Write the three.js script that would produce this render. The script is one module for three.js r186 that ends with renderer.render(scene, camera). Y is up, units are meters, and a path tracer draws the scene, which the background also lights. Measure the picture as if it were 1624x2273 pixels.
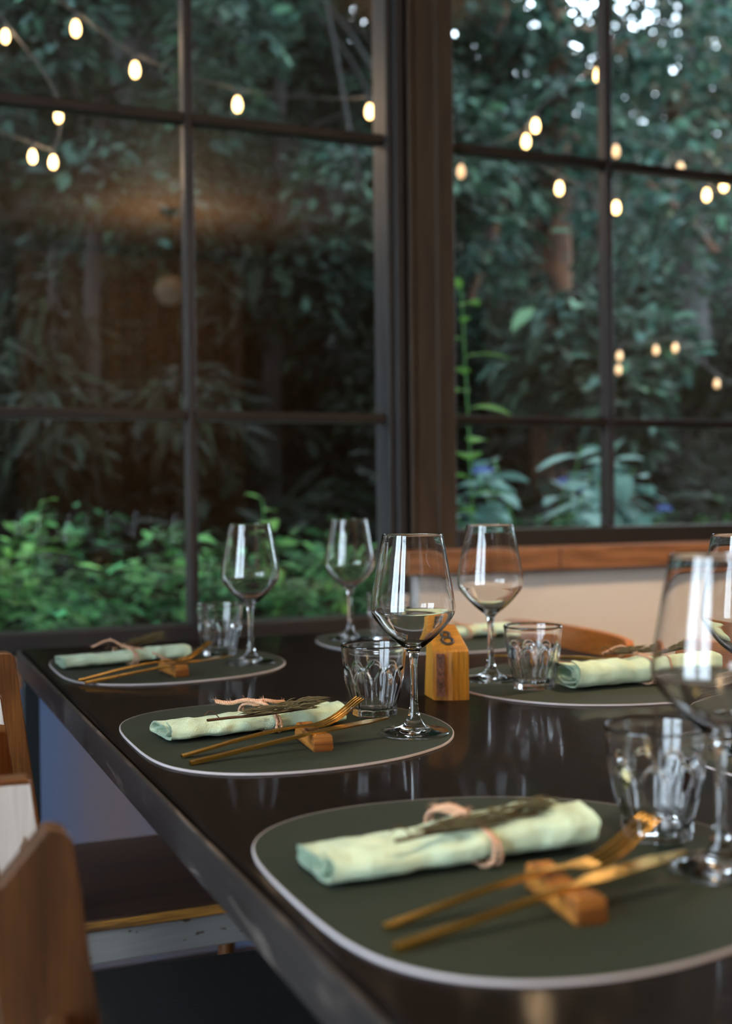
import * as THREE from 'three';
import { RoundedBoxGeometry } from 'three/addons/geometries/RoundedBoxGeometry.js';
import { mergeGeometries, toCreasedNormals, mergeVertices } from 'three/addons/utils/BufferGeometryUtils.js';
import { createNoise2D, createNoise3D } from 'simplex-noise';

// ───────────────────────── camera, sky, exposure ─────────────────────────
const renderer = new THREE.WebGLRenderer({ antialias: true });
renderer.toneMapping = THREE.LinearToneMapping;
renderer.toneMappingExposure = 1.0;
renderer.shadowMap.enabled = true;
const scene = new THREE.Scene();
const SKY = 18;                                             // overcast daylight
scene.background = new THREE.Color().setRGB(0.70 * SKY, 0.86 * SKY, 1.0 * SKY);
const camera = new THREE.PerspectiveCamera(2 * Math.atan(1136.5 / 2689) * 180 / Math.PI, 1624 / 2273, 0.03, 120);
camera.position.set(0, 1.022, 0);
camera.rotation.set(-38 / 2689, -22.3 * Math.PI / 180, -0.010, 'YXZ');
camera.focus = 1.36;
camera.userData.fStop = 3.2;
const WARM = new THREE.Color().setRGB(1.0, 0.70, 0.42);     // lamp light
const LAMP = 1.0;                                           // all lamps together

// ───────────────────────── helpers ─────────────────────────
function rng(seed) { let s = seed >>> 0; return () => { s = (s + 0x6d2b79f5) | 0; let t = Math.imul(s ^ (s >>> 15), 1 | s); t = (t + Math.imul(t ^ (t >>> 7), 61 | t)) ^ t; return ((t ^ (t >>> 14)) >>> 0) / 4294967296; }; }
const n2 = createNoise2D(rng(11)), n3 = createNoise3D(rng(12));
const V = (x, y, z) => new THREE.Vector3(x, y, z);
const lerp = (a, b, t) => a + (b - a) * t, clamp = (x, a, b) => Math.min(b, Math.max(a, x));
const smooth = (a, b, x) => { const t = clamp((x - a) / (b - a), 0, 1); return t * t * (3 - 2 * t); };
const used = new Map();
function numbered(name) { const k = used.get(name) ?? 0; used.set(name, k + 1); return k ? name + '_' + String(k).padStart(3, '0') : name; }
function tag(o, label, category, group) { o.userData.label = label; if (category) o.userData.category = category; if (group) o.userData.group = group; return o; }
const GROUPS = { placemat: 'placemats of the place settings', wine_glass: 'wine glasses of the place settings', tumbler: 'faceted water tumblers', napkin: 'mint green rolled napkins', herb_sprig: 'herb sprigs on the napkins', fork: 'gold forks', table_knife: 'gold knives', cutlery_rest: 'wooden cutlery rests', dining_chair: 'wooden chairs around the table', pendant_lamp: 'black pendant lamps', tree: 'trees of the wood outside', shrub: 'shrubs under the trees', string_light: 'strings of warm bulbs outside the windows' };
function thing(name, label, category, pos = [0, 0, 0], turn = 0, group = GROUPS[name]) {
  const o = new THREE.Group(); o.name = numbered(name); o.position.set(...pos); o.rotation.y = turn; scene.add(o);
  return tag(o, label, category, group);
}
function part(parent, name, geo, mat, label) { const m = new THREE.Mesh(geo, mat); m.name = name; parent.add(m); if (label) m.userData.label = label; return m; }
function structure(name, geo, mat) { const m = geo ? new THREE.Mesh(geo, mat) : new THREE.Group(); m.name = name; m.userData.kind = 'structure'; scene.add(m); return m; }
function copy(o, pos, turn, label, group) { const c = o.clone(); c.name = numbered(o.name.replace(/_\d{3}$/, '')); c.userData = { ...o.userData }; c.position.set(...pos); c.rotation.y = turn; if (label) c.userData.label = label; if (group) c.userData.group = group; scene.add(c); return c; }
function clean(g) { const o = g.index ? g.toNonIndexed() : g; for (const k of Object.keys(o.attributes)) if (!['position', 'normal', 'uv'].includes(k)) o.deleteAttribute(k); if (!o.attributes.normal) o.computeVertexNormals(); if (!o.attributes.uv) o.setAttribute('uv', new THREE.BufferAttribute(new Float32Array(o.attributes.position.count * 2), 2)); return o; }
const merge = (list) => mergeGeometries(list.map(clean));
// uv in metres by the dominant direction of each face; along: 0 x, 1 y, 2 z is the direction of the grain
function boxUV(geo, along = 0) {
  const g = clean(geo), p = g.attributes.position, uv = g.attributes.uv, a = V(), b = V(), c = V(), n = V();
  for (let i = 0; i < p.count; i += 3) {
    a.fromBufferAttribute(p, i); b.fromBufferAttribute(p, i + 1); c.fromBufferAttribute(p, i + 2);
    n.subVectors(b, a).cross(c.clone().sub(a));
    const m = [Math.abs(n.x), Math.abs(n.y), Math.abs(n.z)], k = m.indexOf(Math.max(...m));
    const axes = [0, 1, 2].filter((q) => q !== k); let u = axes.includes(along) ? along : axes[0]; const v = axes.find((q) => q !== u);
    [a, b, c].forEach((q, j) => uv.setXY(i + j, q.getComponent(u) + k * 0.37, q.getComponent(v) + k * 0.61));
  }
  return g;
}
const box = (w, h, d, x = 0, y = 0, z = 0) => new THREE.BoxGeometry(w, h, d).translate(x, y, z);
const rbox = (w, h, d, r, x = 0, y = 0, z = 0) => new RoundedBoxGeometry(w, h, d, 2, r).translate(x, y, z);
const span = (x0, x1, y0, y1, z0, z1) => box(x1 - x0, y1 - y0, z1 - z0, (x0 + x1) / 2, (y0 + y1) / 2, (z0 + z1) / 2);
const rspan = (x0, x1, y0, y1, z0, z1, r) => rbox(x1 - x0, y1 - y0, z1 - z0, r, (x0 + x1) / 2, (y0 + y1) / 2, (z0 + z1) / 2);
const tube = (pts, r, seg = 40, rad = 8, closed = false) => new THREE.TubeGeometry(new THREE.CatmullRomCurve3(pts, closed), seg, r, rad, closed);
const lathe = (pts, seg = 64) => new THREE.LatheGeometry(pts.map((p) => new THREE.Vector2(...p)), seg);
// grid surface: f(u, v) -> Vector3
function grid(nu, nv, f, closeU = false) {
  const pos = [], uv = [], idx = [];
  for (let j = 0; j <= nv; j++) for (let i = 0; i <= nu; i++) { const p = f(i / nu, j / nv); pos.push(p.x, p.y, p.z); uv.push(i / nu, j / nv); }
  for (let j = 0; j < nv; j++) for (let i = 0; i < nu; i++) { const a = j * (nu + 1) + i, b = a + 1, c = a + nu + 1, d = c + 1; idx.push(a, b, d, a, d, c); }
  const g = new THREE.BufferGeometry(); g.setAttribute('position', new THREE.Float32BufferAttribute(pos, 3)); g.setAttribute('uv', new THREE.Float32BufferAttribute(uv, 2)); g.setIndex(idx); g.computeVertexNormals();
  return g;
}
// bar with a rectangular section swept along stations [x, y, halfWidth, halfThickness] (x forward, y up, width along z)
function sweep(st, zc = () => 0) {
  const pos = [], idx = [];
  st.forEach(([x, y, w, t], i) => {
    const q = st[Math.min(i + 1, st.length - 1)], p = st[Math.max(i - 1, 0)], l = Math.hypot(q[0] - p[0], q[1] - p[1]), nx = -(q[1] - p[1]) / l, ny = (q[0] - p[0]) / l, z = zc(i), e = 0.72;
    for (const [a, b] of [[1, e], [e, 1], [-e, 1], [-1, e], [-1, -e], [-e, -1], [e, -1], [1, -e]]) pos.push(x + nx * b * t, y + ny * b * t, z + a * w);
  });
  for (let i = 0; i < st.length - 1; i++) for (let k = 0; k < 8; k++) { const a = i * 8 + k, b = i * 8 + (k + 1) % 8; idx.push(a, a + 8, b, b, a + 8, b + 8); }
  const n = (st.length - 1) * 8;
  for (let k = 1; k < 7; k++) { idx.push(0, k, k + 1); idx.push(n, n + k + 1, n + k); }
  const g = new THREE.BufferGeometry(); g.setAttribute('position', new THREE.Float32BufferAttribute(pos, 3)); g.setIndex(idx);
  return toCreasedNormals(g, 0.6);
}
// ───────────────────────── textures and materials ─────────────────────────
function texture(n, f, repeatMetres = 1, srgb = true) {
  const d = new Uint8Array(n * n * 4);
  for (let y = 0; y < n; y++) for (let x = 0; x < n; x++) { const c = f(x / n, y / n), o = (y * n + x) * 4; for (let k = 0; k < 3; k++) d[o + k] = clamp(Math.round((c.length ? c[k] : c) * 255), 0, 255); d[o + 3] = 255; }
  const t = new THREE.DataTexture(d, n, n); t.wrapS = t.wrapT = THREE.RepeatWrapping; t.magFilter = THREE.LinearFilter; t.minFilter = THREE.LinearMipmapLinearFilter; t.generateMipmaps = true;
  if (srgb) t.colorSpace = THREE.SRGBColorSpace; t.repeat.set(1 / repeatMetres, 1 / repeatMetres); t.needsUpdate = true; return t;
}
// noise that repeats over the unit square
const wrap2 = (u, v, fu, fv, seed) => { const a = u * Math.PI * 2, b = v * Math.PI * 2, r = 1 / (Math.PI * 2); return 0.5 * n3(Math.cos(a) * fu * r + seed, Math.sin(a) * fu * r, v * fv) * (1 - v) + 0.5 * n3(Math.cos(a) * fu * r + seed, Math.sin(a) * fu * r, (v - 1) * fv) * v + 0.5 * n2(Math.cos(b) * fv * r + seed * 3.1, Math.sin(b) * fv * r + Math.sin(a) * fu * r); };
function woodMap(a, b, seed, n = 512, rings = 26, contrast = 1) {
  return texture(n, (u, v) => {
    const warp = wrap2(u, v, 1.5, 3, seed) * 0.9, line = 0.5 + 0.5 * Math.sin((v * rings + warp * 3.2) * Math.PI * 2 / 2), fine = wrap2(u, v, 4, 140, seed + 5), pore = wrap2(u, v, 14, 200, seed + 9);
    const t = clamp(0.5 + contrast * ((line - 0.5) * 0.55 + fine * 0.5 + wrap2(u, v, 2, 6, seed + 2) * 0.45), 0, 1), k = 1 - 0.35 * Math.max(0, pore);
    return [0, 1, 2].map((c) => lerp(a[c], b[c], t) * k);
  }, 0.6);
}
function std(o) { return new THREE.MeshStandardMaterial(o); }
function phys(o) { return new THREE.MeshPhysicalMaterial(o); }
const rgb = (r, g, b) => new THREE.Color().setRGB(r, g, b);
const grainBump = texture(512, (u, v) => 0.5 + 0.3 * wrap2(u, v, 5, 130, 3) + 0.25 * wrap2(u, v, 16, 220, 8), 0.6, false);
const clothBump = texture(512, (u, v) => 0.5 + 0.16 * Math.sin(u * Math.PI * 2 * 90) * Math.sin(v * Math.PI * 2 * 90) + 0.3 * wrap2(u, v, 60, 60, 4) + 0.35 * wrap2(u, v, 14, 14, 7), 0.16, false);
const plasterBump = texture(512, (u, v) => 0.5 + 0.3 * wrap2(u, v, 5, 5, 21) + 0.2 * wrap2(u, v, 30, 30, 22) + 0.1 * wrap2(u, v, 90, 90, 23), 1.2, false);
const smudge = texture(512, (u, v) => { const a = wrap2(u, v, 4, 4, 31), s = wrap2(u, v, 10, 60, 33); return 0.55 + 0.35 * a + 0.25 * s; }, 0.9, false);
const M = {};
M.table = phys({ map: woodMap([0.094, 0.072, 0.060], [0.064, 0.047, 0.039], 41, 1024, 44, 0.8), bumpMap: grainBump, bumpScale: 0.00012, roughness: 0.6, specularIntensity: 0.06, clearcoat: 0.25, clearcoatRoughness: 0.08 });
M.tableEdge = phys({ map: texture(512, (u, v) => { const w = smooth(0.15, 0.6, wrap2(u, v, 5, 16, 44) + 0.5 * wrap2(u, v, 16, 60, 45)), k = 1 + 0.25 * wrap2(u, v, 6, 120, 46); return [lerp(0.10, 0.31, w) * k, lerp(0.08, 0.275, w) * k, lerp(0.07, 0.255, w) * k]; }, 0.5), bumpMap: grainBump, bumpScale: 0.0003, roughness: 0.55, clearcoat: 0.3, clearcoatRoughness: 0.25 });
M.post = std({ map: woodMap([0.25, 0.185, 0.125], [0.185, 0.13, 0.085], 52), bumpMap: grainBump, bumpScale: 0.0008, roughness: 0.6 });
M.frame = std({ color: rgb(0.014, 0.012, 0.012), roughness: 0.5, bumpMap: grainBump, bumpScale: 0.0004 });
M.bar = std({ map: woodMap([0.17, 0.115, 0.085], [0.11, 0.072, 0.055], 61), roughness: 0.5, bumpMap: grainBump, bumpScale: 0.0005 });
M.sill = std({ map: woodMap([0.60, 0.41, 0.28], [0.43, 0.275, 0.165], 71), bumpMap: grainBump, bumpScale: 0.001, roughness: 0.55 });
M.plaster = std({ color: rgb(0.62, 0.58, 0.54), bumpMap: plasterBump, bumpScale: 0.004, roughness: 0.9 });
M.shadedPlaster = std({ map: texture(256, (u, v) => { const t = clamp(0.5 - 0.5 * Math.cos((u - 0.80) * Math.PI * 2 / 0.30) + 0.25 * wrap2(u, v, 7, 0.6, 24), 0, 1); return [lerp(0.31, 0.42, t), lerp(0.38, 0.375, t), lerp(0.52, 0.40, t)]; }, 1.3), bumpMap: plasterBump, bumpScale: 0.002, roughness: 0.7 });  // plaster in shade: its dimness put into the colour, with blue and brown bands
M.ceiling = std({ color: rgb(0.10, 0.075, 0.055), bumpMap: plasterBump, bumpScale: 0.004, roughness: 0.9 });
M.ceilWood = std({ map: woodMap([0.62, 0.53, 0.43], [0.52, 0.42, 0.33], 83), bumpMap: grainBump, bumpScale: 0.001, roughness: 0.7 });
M.floor = std({ map: woodMap([0.22, 0.16, 0.12], [0.13, 0.09, 0.06], 81), bumpMap: grainBump, bumpScale: 0.001, roughness: 0.5 });
M.panel = std({ map: woodMap([0.52, 0.43, 0.31], [0.40, 0.30, 0.20], 85), bumpMap: grainBump, bumpScale: 0.001, roughness: 0.6 });
M.pane = phys({ color: rgb(1, 1, 1), transmission: 1, thickness: 0, roughness: 0, ior: 1.5 });
M.glass = phys({ color: rgb(1, 1, 1), transmission: 1, thickness: 0.01, roughness: 0, ior: 1.5 });
M.mat = phys({ color: rgb(0.019, 0.0285, 0.0195), roughness: 0.8, specularIntensity: 0.45, bumpMap: texture(256, (u, v) => 0.5 + 0.4 * wrap2(u, v, 80, 80, 91), 0.1, false), bumpScale: 0.00015 });
M.matEdge = std({ color: rgb(0.36, 0.34, 0.36), roughness: 0.7 });
M.cloth = phys({ map: texture(512, (u, v) => { const t = wrap2(u, v, 6, 6, 101), w = 0.05 * Math.sin(u * Math.PI * 2 * 90) * Math.sin(v * Math.PI * 2 * 90), k = 0.96 + 0.08 * t + w; return [0.775 * k + 0.03 * Math.max(0, t), 0.875 * k, 0.765 * k]; }, 0.16), bumpMap: clothBump, bumpScale: 0.0012, roughness: 0.95, sheen: 0.3, sheenRoughness: 0.6, sheenColor: rgb(0.7, 0.9, 0.8) });
M.twine = std({ color: rgb(0.52, 0.31, 0.20), roughness: 0.95 });
M.stem = std({ color: rgb(0.075, 0.038, 0.02), roughness: 0.85 });
M.needle = std({ color: rgb(0.085, 0.075, 0.036), roughness: 0.7 });
M.gold = phys({ color: rgb(0.74, 0.46, 0.11), metalness: 1, roughness: 0.30, roughnessMap: texture(256, (u, v) => 0.8 + 0.35 * wrap2(u, v, 3, 90, 111), 0.2, false) });
M.olive = std({ map: woodMap([0.74, 0.51, 0.16], [0.56, 0.34, 0.07], 121, 512, 16, 0.8), bumpMap: grainBump, bumpScale: 0.0004, roughness: 0.45 });
M.bark = std({ map: woodMap([0.50, 0.30, 0.20], [0.20, 0.11, 0.08], 125, 256, 8, 1.6), roughness: 0.7 });
M.rest = std({ map: woodMap([0.70, 0.46, 0.17], [0.42, 0.24, 0.08], 127, 512, 22, 1.3), bumpMap: grainBump, bumpScale: 0.0004, roughness: 0.5 });
M.black = std({ color: rgb(0.010, 0.011, 0.014), roughness: 0.45 });
M.leg = std({ color: rgb(0.012, 0.016, 0.018), roughness: 0.5, metalness: 0.3 });
M.chairBrown = phys({ map: woodMap([0.42, 0.26, 0.095], [0.30, 0.16, 0.05], 131), bumpMap: grainBump, bumpScale: 0.0005, roughness: 0.4, clearcoat: 0.3, clearcoatRoughness: 0.25 });
M.chairUmber = phys({ map: woodMap([0.33, 0.205, 0.085], [0.22, 0.125, 0.045], 133), bumpMap: grainBump, bumpScale: 0.0005, roughness: 0.5, clearcoat: 0.2, clearcoatRoughness: 0.3 });
M.chairDark = phys({ map: woodMap([0.25, 0.155, 0.11], [0.15, 0.09, 0.065], 135), bumpMap: grainBump, bumpScale: 0.0006, roughness: 0.5, clearcoat: 0.2, clearcoatRoughness: 0.35 });
M.chairOrange = phys({ map: woodMap([0.80, 0.48, 0.17], [0.63, 0.33, 0.09], 137), bumpMap: grainBump, bumpScale: 0.0005, roughness: 0.36, clearcoat: 0.4, clearcoatRoughness: 0.2 });
M.seatBlack = std({ color: rgb(0.010, 0.011, 0.012), roughness: 0.55, bumpMap: grainBump, bumpScale: 0.0006 });
M.whitePaint = std({ map: texture(512, (u, v) => { const c = wrap2(u, v, 9, 16, 141) + 0.6 * wrap2(u, v, 26, 40, 142), s = wrap2(u, v, 5, 70, 143); const k = 0.66 + 0.04 * s; return c > 0.62 ? [0.38, 0.30, 0.24] : c > 0.56 ? [0.6, 0.56, 0.52] : [k, k * 0.985, k * 0.97]; }, 0.35), roughness: 0.6, bumpMap: grainBump, bumpScale: 0.0005 });
M.worn = std({ map: woodMap([0.62, 0.42, 0.16], [0.20, 0.12, 0.06], 145, 256, 40, 1.6), roughness: 0.6 });
M.whitePaintDark = std({ map: texture(256, (u, v) => { const c = wrap2(u, v, 9, 16, 147) + 0.6 * wrap2(u, v, 26, 40, 148); const k = 0.47 + 0.03 * wrap2(u, v, 5, 60, 149); return c > 0.6 ? [0.24, 0.19, 0.15] : [k, k * 0.97, k * 0.94]; }, 0.35), roughness: 0.7 });  // second, darker tone of the chipped white chair paint
M.soil = phys({ color: rgb(0.010, 0.009, 0.006), roughness: 1, specularIntensity: 0.1 });
M.trunk = std({ map: woodMap([0.035, 0.030, 0.024], [0.02, 0.018, 0.015], 151, 256, 10, 1.3), bumpMap: grainBump, bumpScale: 0.01, roughness: 0.9 });
M.warmTrunk = std({ map: woodMap([0.36, 0.22, 0.12], [0.16, 0.09, 0.05], 153, 256, 10, 1.3), bumpMap: grainBump, bumpScale: 0.01, roughness: 0.9 });
const leafMat = (r, g, b, rough = 0.9, spec = 0.25) => phys({ color: rgb(r, g, b), roughness: rough, transmission: 0.3, thickness: 0, side: THREE.DoubleSide, specularIntensity: spec });
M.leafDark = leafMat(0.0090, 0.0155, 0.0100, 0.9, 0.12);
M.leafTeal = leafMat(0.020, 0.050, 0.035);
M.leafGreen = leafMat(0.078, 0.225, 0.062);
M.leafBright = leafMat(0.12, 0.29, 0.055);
M.leafOlive = leafMat(0.070, 0.068, 0.042);
M.leafBush = leafMat(0.11, 0.23, 0.20, 0.9, 0.5);
M.petal = leafMat(0.10, 0.15, 0.40);
M.bulb = std({ color: rgb(1, 0.8, 0.5), emissive: rgb(1, 0.60, 0.22), emissiveIntensity: 9 });
M.bulbDim = std({ color: rgb(1, 0.7, 0.4), emissive: rgb(1, 0.45, 0.16), emissiveIntensity: 0.85 });
M.globe = std({ color: rgb(1, 0.9, 0.75), emissive: rgb(1, 0.66, 0.34), emissiveIntensity: 0.5 });
M.cable = std({ color: rgb(0.01, 0.01, 0.01), roughness: 0.7 });
M.shade = std({ color: rgb(0.03, 0.03, 0.03), roughness: 0.5, metalness: 0.5, side: THREE.DoubleSide });

// ───────────────────────── the room ─────────────────────────
const ZG = -2.74;                                           // plane of the front glass
const X0 = -2.2, X1 = 4.6, ZB = 3.2, HC = 2.8;
structure('floor', boxUV(span(X0 - 0.2, X1 + 0.2, -0.15, 0, ZG - 0.1, ZB + 0.2), 0), M.floor);
structure('ceiling', boxUV(span(X0 - 0.2, X1 + 0.2, HC, HC + 0.15, ZG - 0.06, ZB + 0.2)), M.ceilWood);
{ // unseen pitched roof with a deep eave, built high to block sky light
  const r = new THREE.Shape(); [[4.1, HC + 0.05], [4.1, HC + 0.2], [-0.2, 7.6], [-3.5, HC + 0.25], [-3.5, HC + 0.12], [-3.4, HC + 0.16], [2.75, HC + 0.16]].forEach(([z, y], i) => (i ? r.lineTo(-z, y) : r.moveTo(-z, y)));
  structure('roof', boxUV(new THREE.ExtrudeGeometry(r, { depth: X1 - X0 + 1.6, bevelEnabled: false }).rotateY(Math.PI / 2).translate(X0 - 0.8, 0, 0)), M.ceiling);
}
structure('wall_right', boxUV(span(X1, X1 + 0.2, 0, HC, ZG - 0.06, ZB)), M.ceilWood);
{ // back wall: plaster with a boarded, lamp-lit part
  const w = structure('wall_back', boxUV(span(X0 - 0.2, X1 + 0.2, 0, HC, ZB, ZB + 0.2)), M.ceiling);
  for (let i = 0; i < 11; i++) part(w, numbered('plank'), boxUV(rspan(0.95 + i * 0.15, 0.95 + i * 0.15 + 0.146, 0.1, 2.75, ZB - 0.03, ZB + 0.01, 0.006).translate(0, 0, 0), 1), M.panel);
}
{ // left wall with two tall windows
  const zs = [[-1.15, -0.02], [0.16, 1.4]], y0 = 0.35, y1 = 2.45;
  structure('wall_left', boxUV(merge([span(X0 - 0.2, X0, 0, y0, ZG - 0.06, ZB), span(X0 - 0.2, X0, y1, HC, ZG - 0.06, ZB), span(X0 - 0.2, X0, y0, y1, ZG - 0.06, zs[0][0]), span(X0 - 0.2, X0, y0, y1, zs[0][1], zs[1][0]), span(X0 - 0.2, X0, y0, y1, zs[1][1], ZB)])), M.plaster);
  zs.forEach(([a, b], k) => {
    const w = structure('window_' + (3 + k)), f = 0.05, x = X0 - 0.1;
    part(w, 'frame', boxUV(merge([span(x - 0.03, x + 0.03, y0, y1, a, a + f), span(x - 0.03, x + 0.03, y0, y1, b - f, b), span(x - 0.03, x + 0.03, y0, y0 + f, a + f, b - f), span(x - 0.03, x + 0.03, y1 - f, y1, a + f, b - f)])), M.frame);
    part(w, 'muntin', boxUV(span(x - 0.015, x + 0.015, y0 + f, y1 - f, (a + b) / 2 - 0.014, (a + b) / 2 + 0.014), 1), M.frame);
    for (const s of [0, 1]) part(w, 'pane', span(x - 0.003, x + 0.003, y0 + f, y1 - f, s ? (a + b) / 2 + 0.014 : a + f, s ? b - f : (a + b) / 2 - 0.014), M.pane);
  });
}
const WL = { x0: -1.2, x1: 1.172, y0: 0.727, y1: 2.6 }, WR = { x0: 1.356, x1: 3.70, y0: 0.932, y1: 2.6 };
structure('wall_front', boxUV(merge([
  span(X0 - 0.2, WL.x0 - 0.05, 0, HC, ZG - 0.06, -2.64),
  span(1.16, 1.222, 0, 0.625, ZG - 0.06, -2.64),
  span(1.222, X1, 0, 0.83, ZG - 0.06, -2.64),
  span(WR.x1 + 0.05, X1, 0.83, HC, ZG - 0.06, -2.64),
  span(WL.x0 - 0.05, WR.x1 + 0.05, 2.65, HC, ZG - 0.06, -2.66),
])), M.plaster);
structure('wall_front_low', boxUV(span(WL.x0 - 0.05, 1.16, 0, 0.625, ZG - 0.06, -2.64)), M.shadedPlaster);
// wooden post between the windows, with a stepped edge
structure('trim_1', boxUV(merge([rspan(1.226, 1.352, 0.6, 2.66, ZG - 0.05, -2.70, 0.006), rspan(1.30, 1.350, 0.6, 2.66, ZG - 0.05, -2.694, 0.004), rspan(1.226, 1.242, 0.6, 2.66, ZG - 0.05, -2.694, 0.004)]), 1), M.post);
function windowFrame(n, W, mx, hy, frameParts, sillParts) {
  const w = structure('window_' + n), z0 = ZG - 0.018, z1 = ZG + 0.020, b = 0.0115;
  part(w, 'frame', boxUV(merge(frameParts)), M.frame);
  mx.forEach((x) => part(w, numbered('muntin'), boxUV(merge([rspan(x - b, x + b, W.y0, W.y1, z0, z1, 0.003), rspan(x - b * 0.55, x + b * 0.55, W.y0, W.y1, z1 - 0.004, z1 + 0.005, 0.002)]), 1), M.bar));
  const xs = [W.x0, ...mx, W.x1], ys = [W.y0, ...hy, W.y1];
  hy.forEach((y) => { for (let i = 0; i < xs.length - 1; i++) part(w, numbered('glazing_bar'), boxUV(merge([rspan(xs[i] + (i ? b : 0), xs[i + 1] - (i < xs.length - 2 ? b : 0), y - b, y + b, z0, z1, 0.003), rspan(xs[i] + (i ? b : 0), xs[i + 1] - (i < xs.length - 2 ? b : 0), y - b * 0.5, y + b * 0.6, z1 - 0.004, z1 + 0.004, 0.002)]), 0), M.bar); });
  for (let j = 0; j < ys.length - 1; j++) for (let i = 0; i < xs.length - 1; i++) part(w, numbered('pane'), span(xs[i] + 0.004, xs[i + 1] - 0.004, ys[j] + 0.004, ys[j + 1] - 0.004, ZG - 0.003, ZG + 0.003), M.pane);
  sillParts.forEach((g) => part(w, numbered('sill_board'), boxUV(g, 0), M.sill));
  return w;
}
windowFrame(1, WL, [-0.755, -0.275, 0.208, 0.688], [1.208, 1.888], [
  rspan(WL.x0 - 0.05, WL.x1 + 0.052, 0.682, WL.y0, ZG - 0.05, -2.70, 0.004), rspan(WL.x0 - 0.05, WL.x1 + 0.05, WL.y1, 2.66, ZG - 0.05, -2.70, 0.004),
  rspan(WL.x1, WL.x1 + 0.018, WL.y0, WL.y1, ZG - 0.05, -2.705, 0.003), rspan(WL.x1 + 0.018, WL.x1 + 0.042, WL.y0, WL.y1, ZG - 0.05, -2.692, 0.004), rspan(WL.x1 + 0.042, WL.x1 + 0.054, WL.y0, WL.y1, ZG - 0.05, -2.72, 0.002),
  rspan(WL.x0 - 0.05, WL.x0, WL.y0, WL.y1, ZG - 0.05, -2.70, 0.004)],
  [rspan(-1.25, -0.22, 0.625, 0.682, -2.70, -2.60, 0.006), rspan(-0.218, 1.158, 0.625, 0.682, -2.70, -2.60, 0.006)]);
windowFrame(2, WR, [1.818, 2.288, 2.758, 3.228], [1.208, 1.888], [
  rspan(WR.x0 - 0.01, WR.x1 + 0.05, 0.885, WR.y0, ZG - 0.05, -2.69, 0.004), rspan(WR.x0 - 0.01, WR.x1 + 0.05, WR.y1, 2.66, ZG - 0.05, -2.70, 0.004), rspan(WR.x1, WR.x1 + 0.05, WR.y0, WR.y1, ZG - 0.05, -2.70, 0.004)],
  [rspan(1.168, 1.586, 0.830, 0.888, -2.72, -2.598, 0.006), rspan(1.588, 2.86, 0.830, 0.888, -2.72, -2.60, 0.006), rspan(2.862, 3.80, 0.830, 0.888, -2.72, -2.60, 0.006)]);

// ───────────────────────── lamps of the room (outside the frame) ─────────────────────────
function pendant(x, y, z, power, label) {
  const t = thing('pendant_lamp', label, 'lamp', [x, y, z]);
  part(t, 'shade', lathe([[0.02, 0.13], [0.035, 0.128], [0.075, 0.11], [0.115, 0.06], [0.132, 0], [0.138, -0.09], [0.142, -0.09], [0.136, 0.002], [0.118, 0.064], [0.077, 0.115], [0.036, 0.134], [0.02, 0.137]], 40), M.shade);
  part(t, 'cord', tube([V(0, 0.13, 0), V(0, HC - y, 0)], 0.003, 4, 6), M.cable);
  part(t, 'bulb', new THREE.SphereGeometry(0.034, 24, 16).translate(0, 0.045, 0), M.bulb);
  const l = new THREE.PointLight(WARM, power * LAMP); l.position.set(0, 0.045, 0); l.shadow.radius = 1.7; l.castShadow = true; t.add(l);
}
pendant(0.26, 2.0, -0.36, 4.1, 'black metal pendant lamp hanging over the near half of the table');
pendant(1.84, 2.05, -1.5, 10, 'black metal pendant lamp hanging above the right end of the room');
{ // opal globe added out of view to light the boarded back wall
  const t = thing('added_lamp', 'added round opal lamp, unseen, in front of the boarded back wall', 'lamp', [1.75, HC, 1.95]);
  part(t, 'base', lathe([[0, 0], [0.06, 0], [0.06, -0.02], [0.045, -0.03], [0, -0.03]], 32), M.shade);
  part(t, 'cord', tube([V(0, -0.02, 0), V(0, -0.42, 0)], 0.004, 4, 6), M.cable);
  part(t, 'globe', new THREE.SphereGeometry(0.09, 32, 20).translate(0, -0.50, 0), M.globe);
  const l = new THREE.PointLight(WARM, 6.5 * LAMP); l.position.set(0, -0.50, 0); l.shadow.radius = 4; l.castShadow = true; t.add(l);
}

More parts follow.
